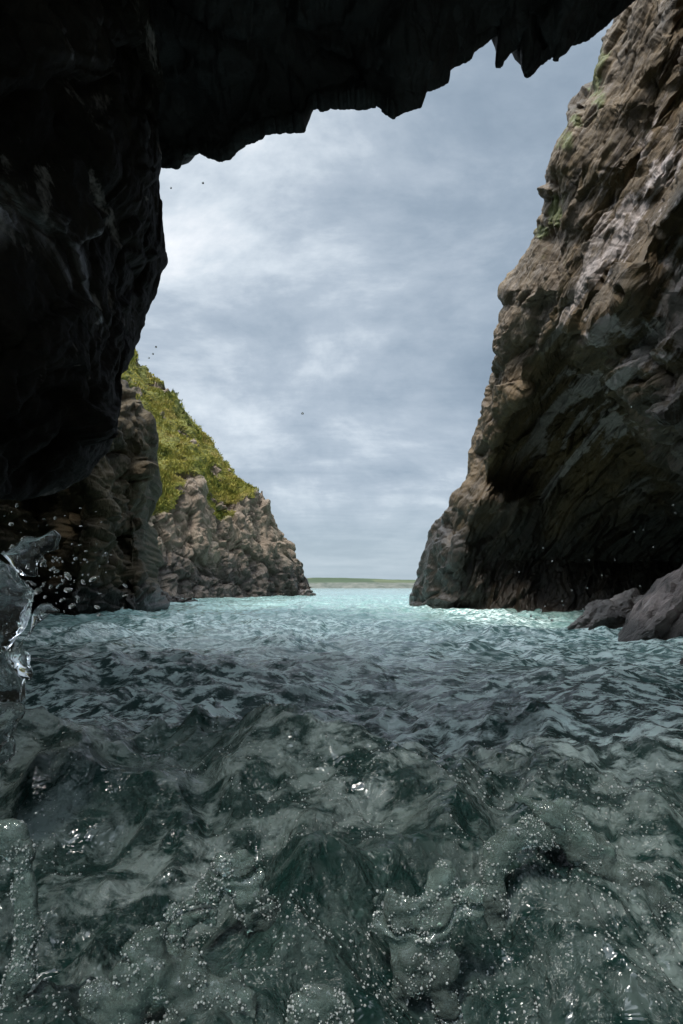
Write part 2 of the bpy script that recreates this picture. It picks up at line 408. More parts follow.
# ================================================================== LEFT CAVE WALL
def cave_wall():
    path = [(172, -330, 8.3), (160, -120, 8.4), (150, 0, 8.5), (147, 55, 8.5), (158, 95, 8.5), (158, 150, 8.4), (159, 172, 8.4), (157, 195, 8.4), (161, 240, 8.4), (163, 265, 8.3), (156, 285, 8.3), (151, 305, 8.2), (146, 322, 8.1),
            (137, 345, 7.9), (134, 358, 7.8), (127, 373, 7.6), (117, 384, 7.4), (110, 404, 7.2), (110, 428, 7.0), (102, 447, 6.7), (84, 474, 6.1), (62, 493, 5.6), (37, 503, 5.1), (14, 509, 4.7), (-20, 508, 4.2), (-90, 512, 3.5), (-220, 520, 2.7)]
    A = np.array(path, float)
    L = np.concatenate([[0], np.cumsum(np.hypot(*np.diff(A[:, :2], axis=0).T))])
    u = np.linspace(0, L[-1], 560)
    S = at(np.interp(u, L, A[:, 0]), np.interp(u, L, A[:, 1]), smooth1(np.interp(u, L, A[:, 2]), 8) * .82)
    w = u / L[-1]
    # inner end of the visible face, level with the camera
    zi = np.interp(w, [0, .35, .6, .8, 1], [8.5, 4.6, 2.9, 2.1, 1.7])
    I1 = np.stack([np.full_like(w, -1.95) - .3 * w, np.interp(w, [0, .6, 1], [1.8, 1.3, .7]), zi], -1)
    nt = 330
    t = np.linspace(0, 1, nt)
    B = S[:, None] + (I1 - S)[:, None] * t[None, :, None]
    # bulge of the wall into the cave
    bul = (np.sin(np.pi * np.clip(t, 0, 1) ** .6))[None] * np.interp(w, [0, .4, .7, 1], [.45, .6, .5, .3])[:, None]
    B[..., 0] += bul * .55
    B[..., 2] -= bul * np.interp(w, [0, .5, .8, 1], [0, .1, .15, 0.])[:, None]
    # behind the silhouette: outer face (upper part) and undercut (lower part)
    lo = sstep(.50, .72, w)[:, None]
    dir1 = np.array([-.45, 1., .1]); dir2 = np.array([-1., .15, .18])
    dd = dir1 * (1 - lo) + dir2 * lo
    hid = np.stack([S + dd * k + np.array([0, 0, .35]) * (lo * min(k, 1.5)) for k in (8, 6, 4.5, 3.2, 2.2, 1.5, 1, .6, .35, .15)], 1)
    prev = B[:, -1]; ins = []
    for (X, Y) in ((-2.8, -1), (-3.0, -4), (-3., -7), (-2.6, -10)):
        q_ = prev.copy(); q_[:, 0] = X; q_[:, 1] = Y
        for k in np.linspace(0, 1, 8)[1:]: ins.append(prev + (q_ - prev) * k)
        prev = q_
    ins = np.stack(ins, 1)
    nb = hid.shape[1] + nt
    P = np.concatenate([hid, B, ins], 1)
    N = toward(P, (N0 := grid_normals(P)), np.array([0, 0, CAM_H]), (slice(60, 540), slice(30, 300)))
    P2, d = rock_relief(P, N, (.8, -.25, .45), big=(2., .16), cells=((.8, .17), (.3, .08), (.11, .03)), aniso=(4.5, 3., 1.), strata=(1.6, .05), seed=60)
    P2 = P + (P2 - P) * np.concatenate([np.linspace(1, .4, hid.shape[1]), .4 + .6 * sstep(0, .25, t), np.ones(ins.shape[1])])[None, :, None]
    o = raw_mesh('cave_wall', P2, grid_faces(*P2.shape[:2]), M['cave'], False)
    tag(o, 'black overhanging left wall of the sea cave with faint wet glints', 'cave wall')
cave_wall()

# ================================================================== CAVE ROOF
def cave_roof():
    edge = [(-420, 240), (-100, 215), (60, 190), (150, 172), (160, 167), (172, 169), (178, 168), (182, 160), (190, 156), (202, 153), (209, 158), (220, 162), (230, 159), (238, 150), (245, 145), (256, 141), (265, 134), (280, 133), (290, 131), (302, 132),
            (307, 122), (312, 110), (318, 107), (322, 111), (330, 107), (341, 110), (352, 107), (362, 109), (377, 105), (386, 113), (394, 118), (407, 112), (420, 108), (422, 98), (425, 92), (437, 89), (447, 83), (449, 73), (455, 67), (466, 63), (472, 59),
            (474, 52), (484, 46), (492, 38), (496, 36), (498, 42), (497.5, 70), (502, 62), (508, 55), (515, 50), (522, 45), (523.5, 50), (526, 78), (533, 72), (540, 64), (552, 57), (556, 62), (562, 55), (572, 46), (585, 42), (596, 34), (607, 25), (622, 12), (640, -4), (690, -48), (780, -130), (1000, -330)]
    ed = np.array(edge, float)
    u = np.concatenate([np.linspace(-420, 140, 60), np.linspace(141, 700, 900), np.linspace(705, 1000, 40)])
    ye = np.interp(u, ed[:, 0], ed[:, 1]) + 1.6 * fbm(np.stack([u / 7, 0 * u, 0 * u], -1), 3, 8)
    ys = smooth1(ye, 46)
    D0 = ipl(u, [(-420, 7.4), (160, 7.3), (300, 6.8), (620, 6.2), (1000, 5.8)], 10)
    E0 = at(u, ys, D0); E1 = at(u, ye, D0)
    dj = E1 - E0
    rows = []
    # outer face of the arch, above and beyond the edge
    for k in (2.2, 2.05, 1.9, 1.75, 1.6, 1.4, 1.2, 1.0, .8, .6, .42, .28, .15, .06):
        rows.append(E0 + dj * math.exp(-(k / .5) ** 2) + np.array([0, .42, 1.0]) * k + np.array([0, -.2 * math.exp(-k * 6), 0]))
    top = rows[0].copy()
    rows = [top + np.array([0, -7.8, -.9]), top + np.array([0, -5., .2]), top + np.array([0, -2.5, .2])] + rows
    rows.append(E0 + dj)
    n_in = 190
    for t in (np.linspace(0, 1, n_in) ** 1.7)[1:]:
        back = np.stack([E0[:, 0] * .9 + 0 * u, np.full_like(u, -1.1), 5.4 + .12 * E0[:, 0] + 0 * u], -1)
        lift = np.array([0, 0, 1.1]) * math.sin(math.pi * min(1, t * 1.0)) + np.array([0, 0, .25]) * (1 - math.exp(-t * 18))
        Rr = E0 + (back - E0) * t + lift + dj * math.exp(-(t * 19 / .35) ** 2)
        rows.append(Rr)
    P = np.stack(rows, 0)
    N = toward(P, grid_normals(P), np.array([0, 0, CAM_H]), (slice(25, 150), slice(100, 800)))
    amp = np.concatenate([np.ones(3), np.full(10, .9), np.linspace(.9, .15, 5), np.linspace(.15, 1, 40), np.ones(n_in - 41)])[:, None]
    P2, d = rock_relief(P, N, (.3, .5, .8), big=(2., .25), cells=((.9, .30), (.35, .10), (.12, .035)), aniso=(2., 2., 1.), strata=None, seed=90)
    P2 = P + (P2 - P) * amp[..., None]
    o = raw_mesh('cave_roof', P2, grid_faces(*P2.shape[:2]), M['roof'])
    tag(o, 'jagged black rock roof of the cave mouth with two hanging fangs', 'cave roof')
cave_roof()

# ================================================================== LEFT BUTTRESS (behind the overhang)
def buttress():
    y = np.concatenate([np.linspace(60, 370, 60), np.linspace(371, 625, 280), np.linspace(628, 660, 8)])
    s = ipl(y, [(60, 40), (250, 70), (340, 100), (375, 118), (385, 124), (406, 128), (418, 140), (424, 145), (434, 144), (450, 139), (475, 140), (500, 138), (515, 143), (525, 147), (550, 146), (572, 144), (588, 147), (600, 150), (625, 154), (660, 156)], 1)
    Ds = ipl(y, [(60, 20), (400, 18.5), (600, 17.5), (660, 17)], 4)
    nt = 230
    t = np.linspace(0, 1, nt)
    px = s[:, None] + (-110 - s[:, None]) * t[None] ** 1.2
    D = 12.5 + (Ds[:, None] - 12.5) * (1 - np.sqrt(t)[None]) ** 1.2
    yy = np.repeat(y[:, None], nt, 1)
    D = D + 1.2 * np.sin(px / 13 + yy / 120.) * sstep(0, 25, s[:, None] - px) * .5 + 1.5 * np.exp(-((px - 20) / 26) ** 2) * sstep(420, 520, yy)
    P = at(px, yy, D)
    S = P[:, 0]
    hid = np.stack([S + np.array([-.12 * k ** 1.3, .9 * k, 0]) for k in (14, 9, 5.5, 3.5, 2.2, 1.2, .5)], 1)
    prev = P[:, -1]; ins = []
    for (X, Y) in ((-9.5, 7), (-9.5, 2), (-9., -4), (-8, -11)):
        q_ = prev.copy(); q_[:, 0] = X; q_[:, 1] = Y; q_[:, 2] = np.where(prev[:, 2] > 1, prev[:, 2] * 1.3, prev[:, 2])
        for k in np.linspace(0, 1, 8)[1:]: ins.append(prev + (q_ - prev) * k)
        prev = q_
    P = np.concatenate([hid, P, np.stack(ins, 1)], 1)
    N = toward(P, grid_normals(P), np.array([0, 0, CAM_H]), (slice(100, 330), slice(20, 200)))
    P2, d = rock_relief(P, N, (.9, .3, .25), big=(2.4, .35), cells=((1.2, .45), (.45, .22), (.17, .09)), aniso=(1.2, 2.0, 1.), strata=(1.1, .12), seed=130)
    o = raw_mesh('rock_buttress', P2, grid_faces(*P2.shape[:2]), M['buttress'], False)
    tag(o, 'dark olive-brown rock buttress under the cave overhang, in front of the grassy headland', 'rock buttress')
buttress()

# ================================================================== GRASSY HEADLAND
def headland():
    u = np.linspace(20, 309.5, 420)
    top = [(20, 250), (100, 318), (120, 338), (138, 356), (146, 372), (151, 378), (160, 381), (170, 387), (175, 393), (178, 403), (185, 411), (199, 435), (215, 449), (233, 469), (246, 489), (249, 492), (262, 491), (267, 499), (268.5, 511), (275, 522), (285, 537), (294, 555), (301, 562), (306, 569), (308.5, 580), (309.5, 596)]
    yt = ipl(u, top) + .8 * fbm(np.stack([u / 9, 0 * u, 0 * u], -1), 3, 4)
    yw = ipl(u, [(20, 613), (100, 610), (200, 604), (309.5, 599)])
    yb = ipl(u, [(20, 480), (128, 495), (150, 503), (165, 502), (184, 490), (193, 478), (200, 474), (206, 502), (212, 512), (232, 516), (238, 500), (250, 492), (309, 500)], 9)
    yb = np.maximum(yb, yt)
    yb = np.minimum(yb, yw - 12)
    Dw = ipl(u, [(20, 27), (100, 31), (200, 41), (309.5, 53)], 10)
    steep = ipl(u, [(20, 2.5), (230, 2.5), (262, 3.), (309.5, .5)], 10)          # lean of the rock face
    slope = ipl(u, [(20, 18), (140, 16), (200, 10), (240, 5), (262, 2), (309.5, .3)], 10)
    na, nb_ = 170, 190
    ta = np.linspace(0, 1, na); tb = np.linspace(0, 1, nb_)[1:]
    base = at(u, yw, Dw); base0 = base.copy(); base0[:, 2] = -1.5
    rows = [base0]
    yA = yw[None] + (yb - yw)[None] * ta[:, None]; DA = Dw[None] + steep[None] * ta[:, None] ** 1.5
    rows += list(at(np.repeat(u[None], na, 0), yA, DA))
    yB = yb[None] + (yt - yb)[None] * tb[:, None]; DB = DA[-1][None] + slope[None] * tb[:, None] ** 1.3
    rows += list(at(np.repeat(u[None], nb_ - 1, 0), yB, DB))
    T = rows[-1]
    for k, dz in ((.4, .05), (1, .25), (2, .8), (4, 2.2), (8, 6), (14, 14), (20, 24)):
        q_ = T + np.array([-.1 * k, k, 0]); q_[:, 2] = np.maximum(T[:, 2] - dz, -1.5); rows.append(q_)
    P = np.stack(rows, 0)
    # wrap round the tip of the headland
    S = P[:, -1]
    hid = np.stack([S + np.array([-.06 * k ** 1.4, k, 0]) for k in (.4, 1, 2, 3.5, 6, 9, 14, 22)], 1)
    P = np.concatenate([P, hid], 1)
    N = toward(P, grid_normals(P), np.array([0, 0, CAM_H]), (slice(5, 330), slice(50, 400)))
    row = np.arange(P.shape[0])
    soft = sstep(na - 45, na + 22, row)[:, None] * np.ones(P.shape[:2])
    pxx, pyy = project(P)
    nz = fbm(P / 2.2, 4, 77)
    rib = np.exp(-((pxx - 197) / 9) ** 2) * sstep(466, 488, pyy) + .8 * sstep(252, 262, pxx) + .7 * np.exp(-((pxx - 262) / 8) ** 2)
    crest = .75 * np.exp(-((pxx - 165) / 12) ** 2 - ((pyy - 388) / 9) ** 2) + .8 * np.exp(-((pxx - 140) / 8) ** 2 - ((pyy - 360) / 12) ** 2) + .5 * np.exp(-((pxx - 184) / 5) ** 2 - ((pyy - 412) / 6) ** 2)
    out = sstep(.30, .62, fbm(P * np.array([.5, .35, .9]), 4, 78) + .25 * (1 - sstep(na + 10, na + 90, row))[:, None])
    g = sstep(.35, .6, soft * 1.0 - .8 * out - .75 * np.clip(nz + .1, 0, 2) * (1 - sstep(na + 20, na + 70, row))[:, None] - rib - crest + .1)
    rel, d = rock_relief(P, N, (.85, .35, .35), big=(4., .55), cells=((1.9, .62), (.85, .38), (.35, .18), (.16, .07)), aniso=(1.7, 1.3, 1.), strata=(.6, .25), seed=170)
    lump = P + N * (.5 * fbm(P / 3., 4, 190) + .18 * fbm(P / .7, 3, 195))[..., None]
    P2 = rel * (1 - g)[..., None] + lump * g[..., None]
    P2[-1, :, 2] = -1.5
    o = raw_mesh('headland', P2, grid_faces(*P2.shape[:2]), M['head'], False)
    attr(o, 'moss', g)
    tag(o, 'rugged pinkish-brown headland on the left with a grassy upper slope, across the water', 'headland')
    # grass tufts
    G = g.copy(); G[na + nb_ + 2:, :] = 0; G[:na - 50] = 0
    a, b = np.nonzero(G[:, :420] > .5)
    pick = rng.choice(len(a), 26000)
    base = P2[a[pick], b[pick]] + rng.normal(0, .05, (26000, 3))
    nrm = N[a[pick], b[pick]]
    nb2 = 4
    V = []; 
    big = np.clip(fbm(base / 1.6, 2, 12) * 1.3 + .6, .25, 1.6)
    for k in range(nb2):
        th = rng.random(26000) * 6.283; h = rng.uniform(.07, .20, 26000) * big; wd = rng.uniform(.025, .06, 26000)
        sx = np.stack([np.cos(th), np.sin(th), 0 * th], -1)
        lean = np.stack([rng.normal(.05, .22, 26000), rng.normal(-.1, .22, 26000), 0 * th], -1)
        p0 = base + rng.normal(0, .08, (26000, 3)) * np.array([1, 1, .1]) - np.array([0, 0, .03])
        tip = p0 + (np.array([0, 0, 1.]) * .8 + nrm * .35 + lean) * h[:, None]
        mid = p0 * .45 + tip * .55 + np.array([0, 0, .02])
        V.append(np.stack([p0 - sx * wd[:, None], p0 + sx * wd[:, None], mid + sx * wd[:, None] * .8, mid - sx * wd[:, None] * .8], 1))
        V.append(np.stack([mid - sx * wd[:, None] * .8, mid + sx * wd[:, None] * .8, tip + sx * .006, tip - sx * .006], 1))
    V = np.concatenate(V, 0)
    go = raw_mesh('grass', V.reshape(-1, 3), np.arange(len(V) * 4).reshape(-1, 4), M['grass'])
    tag(go, 'yellow-green grass covering the upper slope of the headland', 'grass', kind='stuff')
headland()

# ================================================================== BOULDERS
def ico(sub):
    import bmesh
    bm = bmesh.new(); bmesh.ops.create_icosphere(bm, subdivisions=sub, radius=1)
    V = np.array([v.co for v in bm.verts]); Fc = np.array([[v.index for v in f.verts] for f in bm.faces]); bm.free()
    return V, Fc
ICO = {k: ico(k) for k in (2, 3, 6)}
def rock(name, c, r, tilt, mat, seed, label, cat, cells=((.95, .50), (.36, .2), (.13, .07)), bed=(-.6, .2, .75)):
    V, Fc = ICO[6]
    Vs = np.sign(V) * np.abs(V) ** .85
    P = Vs * np.array(r)
    ca, sa = math.cos(tilt), math.sin(tilt)
    P = np.stack([P[:, 0] * ca - P[:, 2] * sa, P[:, 1], P[:, 0] * sa + P[:, 2] * ca], -1)
    N = V.copy()
    P2, _ = rock_relief(P + np.array(c), N, bed, big=(1., .12), cells=cells, aniso=(4., 3., 1), strata=(3.2, .13), seed=seed, warp=.08)
    c = np.array(c)
    o = raw_mesh(name, P2 - c, Fc, M[mat], False); o.location = c
    tag(o, label, cat)
    return o
rock('boulder', (4.98, 8.2, .40), (2.1, 1.2, .62), .78, 'boulder', 210, 'large pale pinkish layered slab sloping into the water below the right cliff', 'boulder', cells=((.8, .26), (.3, .13), (.11, .06)), bed=(-.7, .1, .7))
rock('boulder', (4.75, 10.4, .0), (1.15, .8, .55), .30, 'dark_boulder', 220, 'dark brown slab of rock behind the pale pinkish slab, half in the black hollow', 'boulder', cells=((.4, .1), (.15, .04), (.06, .015)))
rock('boulder', (3.02, 5.35, -.10), (.48, .32, .20), .08, 'boulder', 230, 'low pinkish rock awash in foam in front of the pale slab', 'boulder', cells=((.25, .05), (.1, .02)))
rock('boulder', (-6.6, 18.0, -.15), (.9, .6, .45), .1, 'buttress', 240, 'low brown rock awash at the foot of the dark left buttress', 'boulder', cells=((.35, .12), (.13, .05)))
rock('boulder', (-7.6, 27.0, -.1), (1.5, .8, .55), -.1, 'head', 250, 'low flat rock between the dark buttress and the grassy headland', 'boulder', cells=((.5, .2), (.2, .08)))
rock('boulder', (-3.05, 52.0, -.2), (.9, .8, .75), .2, 'dark_boulder', 260, 'small dark rock in the water at the outer tip of the headland', 'boulder', cells=((.5, .2), (.2, .08)))

# ================================================================== FAR COAST
def hills():
    nx, ny = 320, 40
    x = np.linspace(-2600, 3200, nx); t = np.linspace(0, 1, ny)
    ridge = 40 + 4.5 * np.exp(-((x + 60) / 120) ** 2) - 6 * sstep(-50, 420, x) + 2.0 * fbm(np.stack([x / 180, 0 * x, 0 * x], -1), 4, 3)
    prof = np.interp(t, [0, .03, .07, .5, .8, 1], [-.1, .05, .38, .82, 1., .6])
    z = ridge[None] * prof[:, None] + 1.2 * fbm(np.stack(np.broadcast_arrays(x[None] / 60, t[:, None] * 9, 0 * x[None]), -1), 4, 6) * sstep(.02, .1, t)[:, None]
    y = 1900 + 900 * t[:, None] + 60 * fbm(np.stack([x / 200, 0 * x, 0 * x + 5], -1), 4, 2)[None] * (1 - t[:, None])
    P = np.stack(np.broadcast_arrays(x[None], y, z), -1)
    o = raw_mesh('hills', P, grid_faces(ny, nx), M['hills'])
    tag(o, kind='structure')
hills()

# ================================================================== SEA
def wave_height(x, y, fine=None):
    r = np.hypot(x, y)
    z = np.zeros_like(x)
    E = np.clip(.95 + .9 * fbm(np.stack([x / 2.6, y / 3.4, 0 * x], -1), 2, 350), .3, 1.9)
    def oct(L, a, seed, rmax, mode='r', ay=1.5, ang=.15):
        nonlocal z
        m = r < rmax
        if not m.any(): return
        c, s_ = math.cos(ang), math.sin(ang)
        xx = (x[m] * c + y[m] * s_) / (L * ay); yy = (-x[m] * s_ + y[m] * c) / L
        P = np.stack([xx, yy, 0 * xx + seed * .37], -1)
        n = perlin(P, seed)
        v = (1 - 2.2 * np.abs(n)) - .35 if mode == 'r' else n
        f = 1 - sstep(rmax * .5, rmax, r[m])
        z[m] += a * v * f * (E[m] if L < 1.5 else 1.)
    oct(9., .10, 301, 900, 'p', 2.2, .2)
    oct(4., .085, 302, 300, 'p', 1.8, -.15)
    oct(2.1, .095, 303, 160, 'r', 1.7, .25)
    oct(1.1, .092, 304, 90, 'r', 1.6, -.3)
    oct(.6, .062, 305, 45, 'r', 1.5, .1)
    oct(.33, .042, 306, 26, 'r', 1.4, .4)
    oct(.17, .016, 307, 14, 'r', 1.3, -.2)
    oct(.085, .0075, 308, 7, 'r', 1.2, 0)
    # swell running up to the camera
    wob = .22 * perlin(np.stack([x / .9, 0 * x, 0 * x + 2.], -1), 311) + .07 * perlin(np.stack([x / .25, y / .25, 0 * x], -1), 312)
    c0 = 1.75 + wob + .10 * x
    dy = y - c0
    prof = np.where(dy < 0, np.exp(-(dy / .42) ** 2), np.exp(-(dy / 1.0) ** 2))
    z += .19 * prof * np.exp(-((x - .1) / 2.2) ** 2) * (y > 0)
    c1 = 3.6 + .5 * perlin(np.stack([x / 1.6, 0 * x, 0 * x + 7.], -1), 313) - .2 * x
    dy = y - c1
    z += .11 * np.where(dy < 0, np.exp(-(dy / .45) ** 2), np.exp(-(dy / 1.3) ** 2)) * (y > 0)
    # torn foreground
    m = r < 4.5
    Pn = np.stack([x[m], y[m], 0 * x[m]], -1)
    wv = np.stack([perlin(Pn * 2.2 + 3, 320), perlin(Pn * 2.2 + 9, 321), 0 * x[m]], -1)
    q = Pn + .22 * wv
    tear = ridged(q * np.array([2.6, 1.7, 1]), 4, 330, .5) - .6
    f = 1 - sstep(1.6, 4.2, r[m])
    z[m] += (.040 * tear * f) + .010 * fbm(q * 14, 3, 340) * f
    z -= .10 * np.exp(-(r / .7) ** 2)
    return z, r

def sea():
    th = np.concatenate([np.linspace(-180, -48, 60)[:-1], np.linspace(-48, -34, 60)[:-1], np.linspace(-34, 34, 860), np.linspace(34, 48, 60)[1:], np.linspace(48, 180, 60)[1:-1]])
    th = np.radians(th)
    r1 = .28 * 1.0062 ** np.arange(0, 860)
    r2 = r1[-1] * 1.03 ** np.arange(1, 180)
    r = np.concatenate([r1, r2]); r = r[r < 12000]
    X = r[:, None] * np.sin(th)[None]; Y = r[:, None] * np.cos(th)[None]
    Z, R = wave_height(X, Y)
    P = np.stack([X, Y, Z], -1)
    n, m = X.shape
    Fc = grid_faces(n, m, True)
    V = np.concatenate([P.reshape(-1, 3), [[0, 0, float(Z[0].mean())]]])
    i0 = np.arange(m); cidx = n * m
    cap = np.stack([i0, (i0 + 1) % m, np.full(m, cidx), np.full(m, cidx)], -1)
    o = raw_mesh('sea', V, Fc[:, ::-1], M['sea'])
    # closing fan under the camera
    rr = np.concatenate([R.ravel(), [0.]])
    attr(o, 'aerated', 1 - sstep(2.2, 7., rr))
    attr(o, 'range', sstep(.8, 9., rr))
    # foam against the rock feet; over the inner water it also paints in light
    xx, yy = V[:, 0], V[:, 1]
    rn = rr * (1 + .45 * fbm(np.stack([xx / .9, yy / .9, 0 * xx], -1), 3, 360))
    fo = .05 + 1.5 * sstep(1.0, 4.2, rn) * (1 - .8 * sstep(6.5, 14, rr))
    fo += .9 * np.exp(-((xx - (2.9 + .02 * yy)) / .8) ** 2) * sstep(5, 7, yy) * (1 - sstep(20, 30, yy))
    fo += .7 * np.exp(-((xx + 2.2 + .0 * yy) / 1.6) ** 2) * sstep(2, 4, yy) * (1 - sstep(9, 14, yy))
    attr(o, 'foam', np.clip(fo, 0, 1.3))
    def dist(line):
        d = np.full(len(xx), 1e9)
        for (ax, ay), (bx, by) in zip(line[:-1], line[1:]):
            t = np.clip(((xx - ax) * (bx - ax) + (yy - ay) * (by - ay)) / ((bx - ax) ** 2 + (by - ay) ** 2), 0, 1)
            d = np.minimum(d, np.hypot(xx - ax - t * (bx - ax), yy - ay - t * (by - ay)))
        return d
    su = np.exp(-(dist([(2.6, 25), (2.75, 21), (3.6, 15), (4.6, 11), (4.2, 8.4), (3.4, 6.6), (2.9, 5.2)]) / .75) ** 2)
    su = np.maximum(su, np.exp(-(dist([(-8.2, 13), (-6.2, 15.5), (-5.2, 17.2), (-5.5, 20)]) / .7) ** 2))
    su = np.maximum(su, np.exp(-(dist([(-10, 28), (-9.6, 33), (-9, 41), (-5, 50), (-2.7, 53)]) / 1.0) ** 2))
    attr(o, 'surf', su * .40)
    tag(o, kind='structure')
sea()

# ================================================================== SPLASHES (surface nets of blended water blobs)
def surface_nets(Fv, org, h):
    S = Fv < 0
    nx, ny, nz = Fv.shape
    c = [S[dx:nx - 1 + dx, dy:ny - 1 + dy, dz:nz - 1 + dz] for dx in (0, 1) for dy in (0, 1) for dz in (0, 1)]
    cnt = sum(a.astype(np.int8) for a in c)
    act = (cnt > 0) & (cnt < 8)
    idx = np.full(act.shape, -1, np.int64); I = np.argwhere(act); idx[act] = np.arange(len(I))
    acc = np.zeros((len(I), 3)); num = np.zeros(len(I))
    corners = [(dx, dy, dz) for dx in (0, 1) for dy in (0, 1) for dz in (0, 1)]
    for a in corners:
        for ax in range(3):
            if a[ax] == 0:
                b = list(a); b[ax] = 1
                fa = Fv[I[:, 0] + a[0], I[:, 1] + a[1], I[:, 2] + a[2]]; fb = Fv[I[:, 0] + b[0], I[:, 1] + b[1], I[:, 2] + b[2]]
                m = (fa < 0) != (fb < 0)
                t = np.where(m, fa / np.where(m, fa - fb, 1), 0)
                p = np.array(a)[None] + t[:, None] * (np.array(b) - np.array(a))[None]
                acc += p * m[:, None]; num += m
    V = org + (I + acc / num[:, None]) * h
    Q = []
    for ax in range(3):
        u, v = [(1, 2), (2, 0), (0, 1)][ax]
        sl0 = [slice(None)] * 3; sl1 = [slice(None)] * 3
        sl0[ax] = slice(0, -1); sl1[ax] = slice(1, None)
        for k in (u, v): sl0[k] = slice(1, -1); sl1[k] = slice(1, -1)
        A, B = S[tuple(sl0)], S[tuple(sl1)]
        E = np.argwhere(A != B)
        if not len(E): continue
        e = E.copy(); e[:, u] += 1; e[:, v] += 1
        du = np.zeros(3, int); du[u] = 1; dv = np.zeros(3, int); dv[v] = 1
        q = np.stack([idx[tuple((e - o).T)] for o in (du + dv, dv, 0 * du, du)], -1)
        fl = A[tuple(E.T)]
        q[~fl] = q[~fl][:, ::-1]
        Q.append(q)
    return V, np.concatenate(Q)

def bead_part(V, o, n, seed):
    Vi, Fi = ICO[2]
    k = rng.choice(len(V), min(len(V) // 2, n * 4), replace=False)
    k = k[(fbm(V[k] * 28, 2, 700 + seed) > .05)][:n]
    s_ = np.minimum(rng.gamma(1.6, .0004, len(k)) + .0004, .0022)
    P = (V[k] + rng.normal(0, .0018, (len(k), 3)))[:, None] + Vi[None] * s_[:, None, None]
    Fa = Fi[None] + (np.arange(len(k)) * len(Vi))[:, None, None]
    b = raw_mesh('bubbles', P.reshape(-1, 3), Fa.reshape(-1, 3), M['bead'], parent=o)
    b['kind'] = 'stuff'

def splash(name, strokes, D, mat, label, h=.005, flat=2.0, noise=(.012, 18.), blend=.012, seed=0, holes=None, cat='splash'):
    thin = .72 if mat == 'froth' else 1.
    """strokes: runs of (px, py, radius_px[, depth offset]) blended into one body of water"""
    pts = []
    for st in strokes:
        st = [tuple(p) + (0.,) * (4 - len(p)) for p in st]
        Wp = [at(p[0], p[1], D + p[3]) for p in st]; rad = [p[2] * D / F * thin for p in st]
        if len(st) == 1: pts.append((Wp[0], Wp[0], rad[0], rad[0]))
        for i in range(len(st) - 1): pts.append((Wp[i], Wp[i + 1], rad[i], rad[i + 1]))
    allp = np.array([p[0] for p in pts] + [p[1] for p in pts]); rm = max(max(p[2], p[3]) for p in pts) + .03
    lo = allp.min(0) - rm; hi = allp.max(0) + rm
    n = np.maximum(((hi - lo) / h).astype(int) + 2, 6)
    g = np.stack(np.meshgrid(*[lo[i] + h * np.arange(n[i]) for i in range(3)], indexing='ij'), -1).astype(np.float32)
    sc_ = np.array([1, flat, 1])
    E = np.zeros(g.shape[:3], np.float32)
    gs = g * sc_
    for a, b, ra, rb in pts:
        a = a * sc_; b = b * sc_; ab = b - a; L = (ab * ab).sum()
        t = np.clip(((gs - a) @ ab) / L, 0, 1) if L > 1e-12 else np.zeros(g.shape[:3])
        d = np.linalg.norm(gs - a - t[..., None] * ab, axis=-1) - (ra + (rb - ra) * t)
        E += np.exp(np.clip(-d / blend, -40, 40))
    Fv = -blend * np.log(E + 1e-30)
    Fv = Fv + noise[0] * fbm(g * noise[1], 3, 400 + seed, .42)
    if holes:
        Fv = np.maximum(Fv, holes[0] - np.abs(perlin(g * holes[1], 500 + seed)))
    Fv[0] = Fv[-1] = 1; Fv[:, 0] = Fv[:, -1] = 1; Fv[:, :, 0] = Fv[:, :, -1] = 1
    V, Q = surface_nets(Fv, lo, h)
    c = V.mean(0); c[2] = V[:, 2].min()
    o = raw_mesh(name, V - c, Q, M[mat]); o.location = c
    bead_part(V - c, o, 1300 if mat == 'froth' else 400, seed)
    return tag(o, label, cat)

splash('splash', [[(2, 650, 24), (4, 600, 30), (10, 578, 24), (18, 572, 12)], [(20, 575, 12), (48, 580, 6), (52, 580, 6)], [(18, 562, 5), (30, 550, 7), (42, 541, 9), (46, 541, 8)],
                  [(10, 610, 22), (50, 606, 5)], [(6, 650, 14), (2, 690, 16), (3, 740, 12)], [(-20, 600, 40), (-20, 740, 30)]],
       1.25, 'clear', 'glassy torn splash of water leaping up at the left edge before the black rock', seed=1, noise=(.020, 16.), flat=2.6, holes=(.13, 11.), h=.004)
splash('splash', [[(-6, 838, 12), (8, 832, 12), (18, 850, 8), (25, 890, 8), (28, 930, 9), (22, 975, 10), (6, 1020, 14), (-10, 1060, 16)]],
       .85, 'froth', 'curved grey finger of frothy water at the bottom left edge', seed=2, h=.0032, noise=(.006, 30.))
splash('splash', [[(105, 1060, 34), (120, 1010, 24), (150, 965, 22), (152, 942, 13), (160, 932, 7)], [(180, 1050, 40), (185, 1000, 26), (196, 962, 10)], [(225, 1050, 26), (232, 1000, 16), (238, 980, 10)], [(90, 1060, 20), (96, 1000, 8)]],
       .85, 'froth', 'ragged grey froth peaks leaping at the bottom left, nearest the viewer', seed=3, h=.0032, noise=(.015, 26.))
splash('splash', [[(285, 1060, 20), (300, 1010, 9)], [(325, 1060, 26), (322, 1005, 12), (316, 998, 7)], [(345, 1060, 14), (348, 1020, 8)]],
       .85, 'froth', 'low froth tip rising at the bottom edge, right of the ragged peaks', seed=4, h=.0032, noise=(.01, 30.))
splash('splash', [[(206, 935, 4), (208, 900, 7), (222, 876, 12), (235, 872, 12), (248, 890, 14), (262, 915, 16), (285, 930, 10)], [(222, 876, 10), (238, 855, 6)], [(180, 915, 12), (176, 960, 16), (180, 1000, 20)]],
       1.0, 'froth', 'arched strand of froth curling above the ragged peaks', seed=5, h=.0032, noise=(.014, 26.), holes=(.05, 9.))
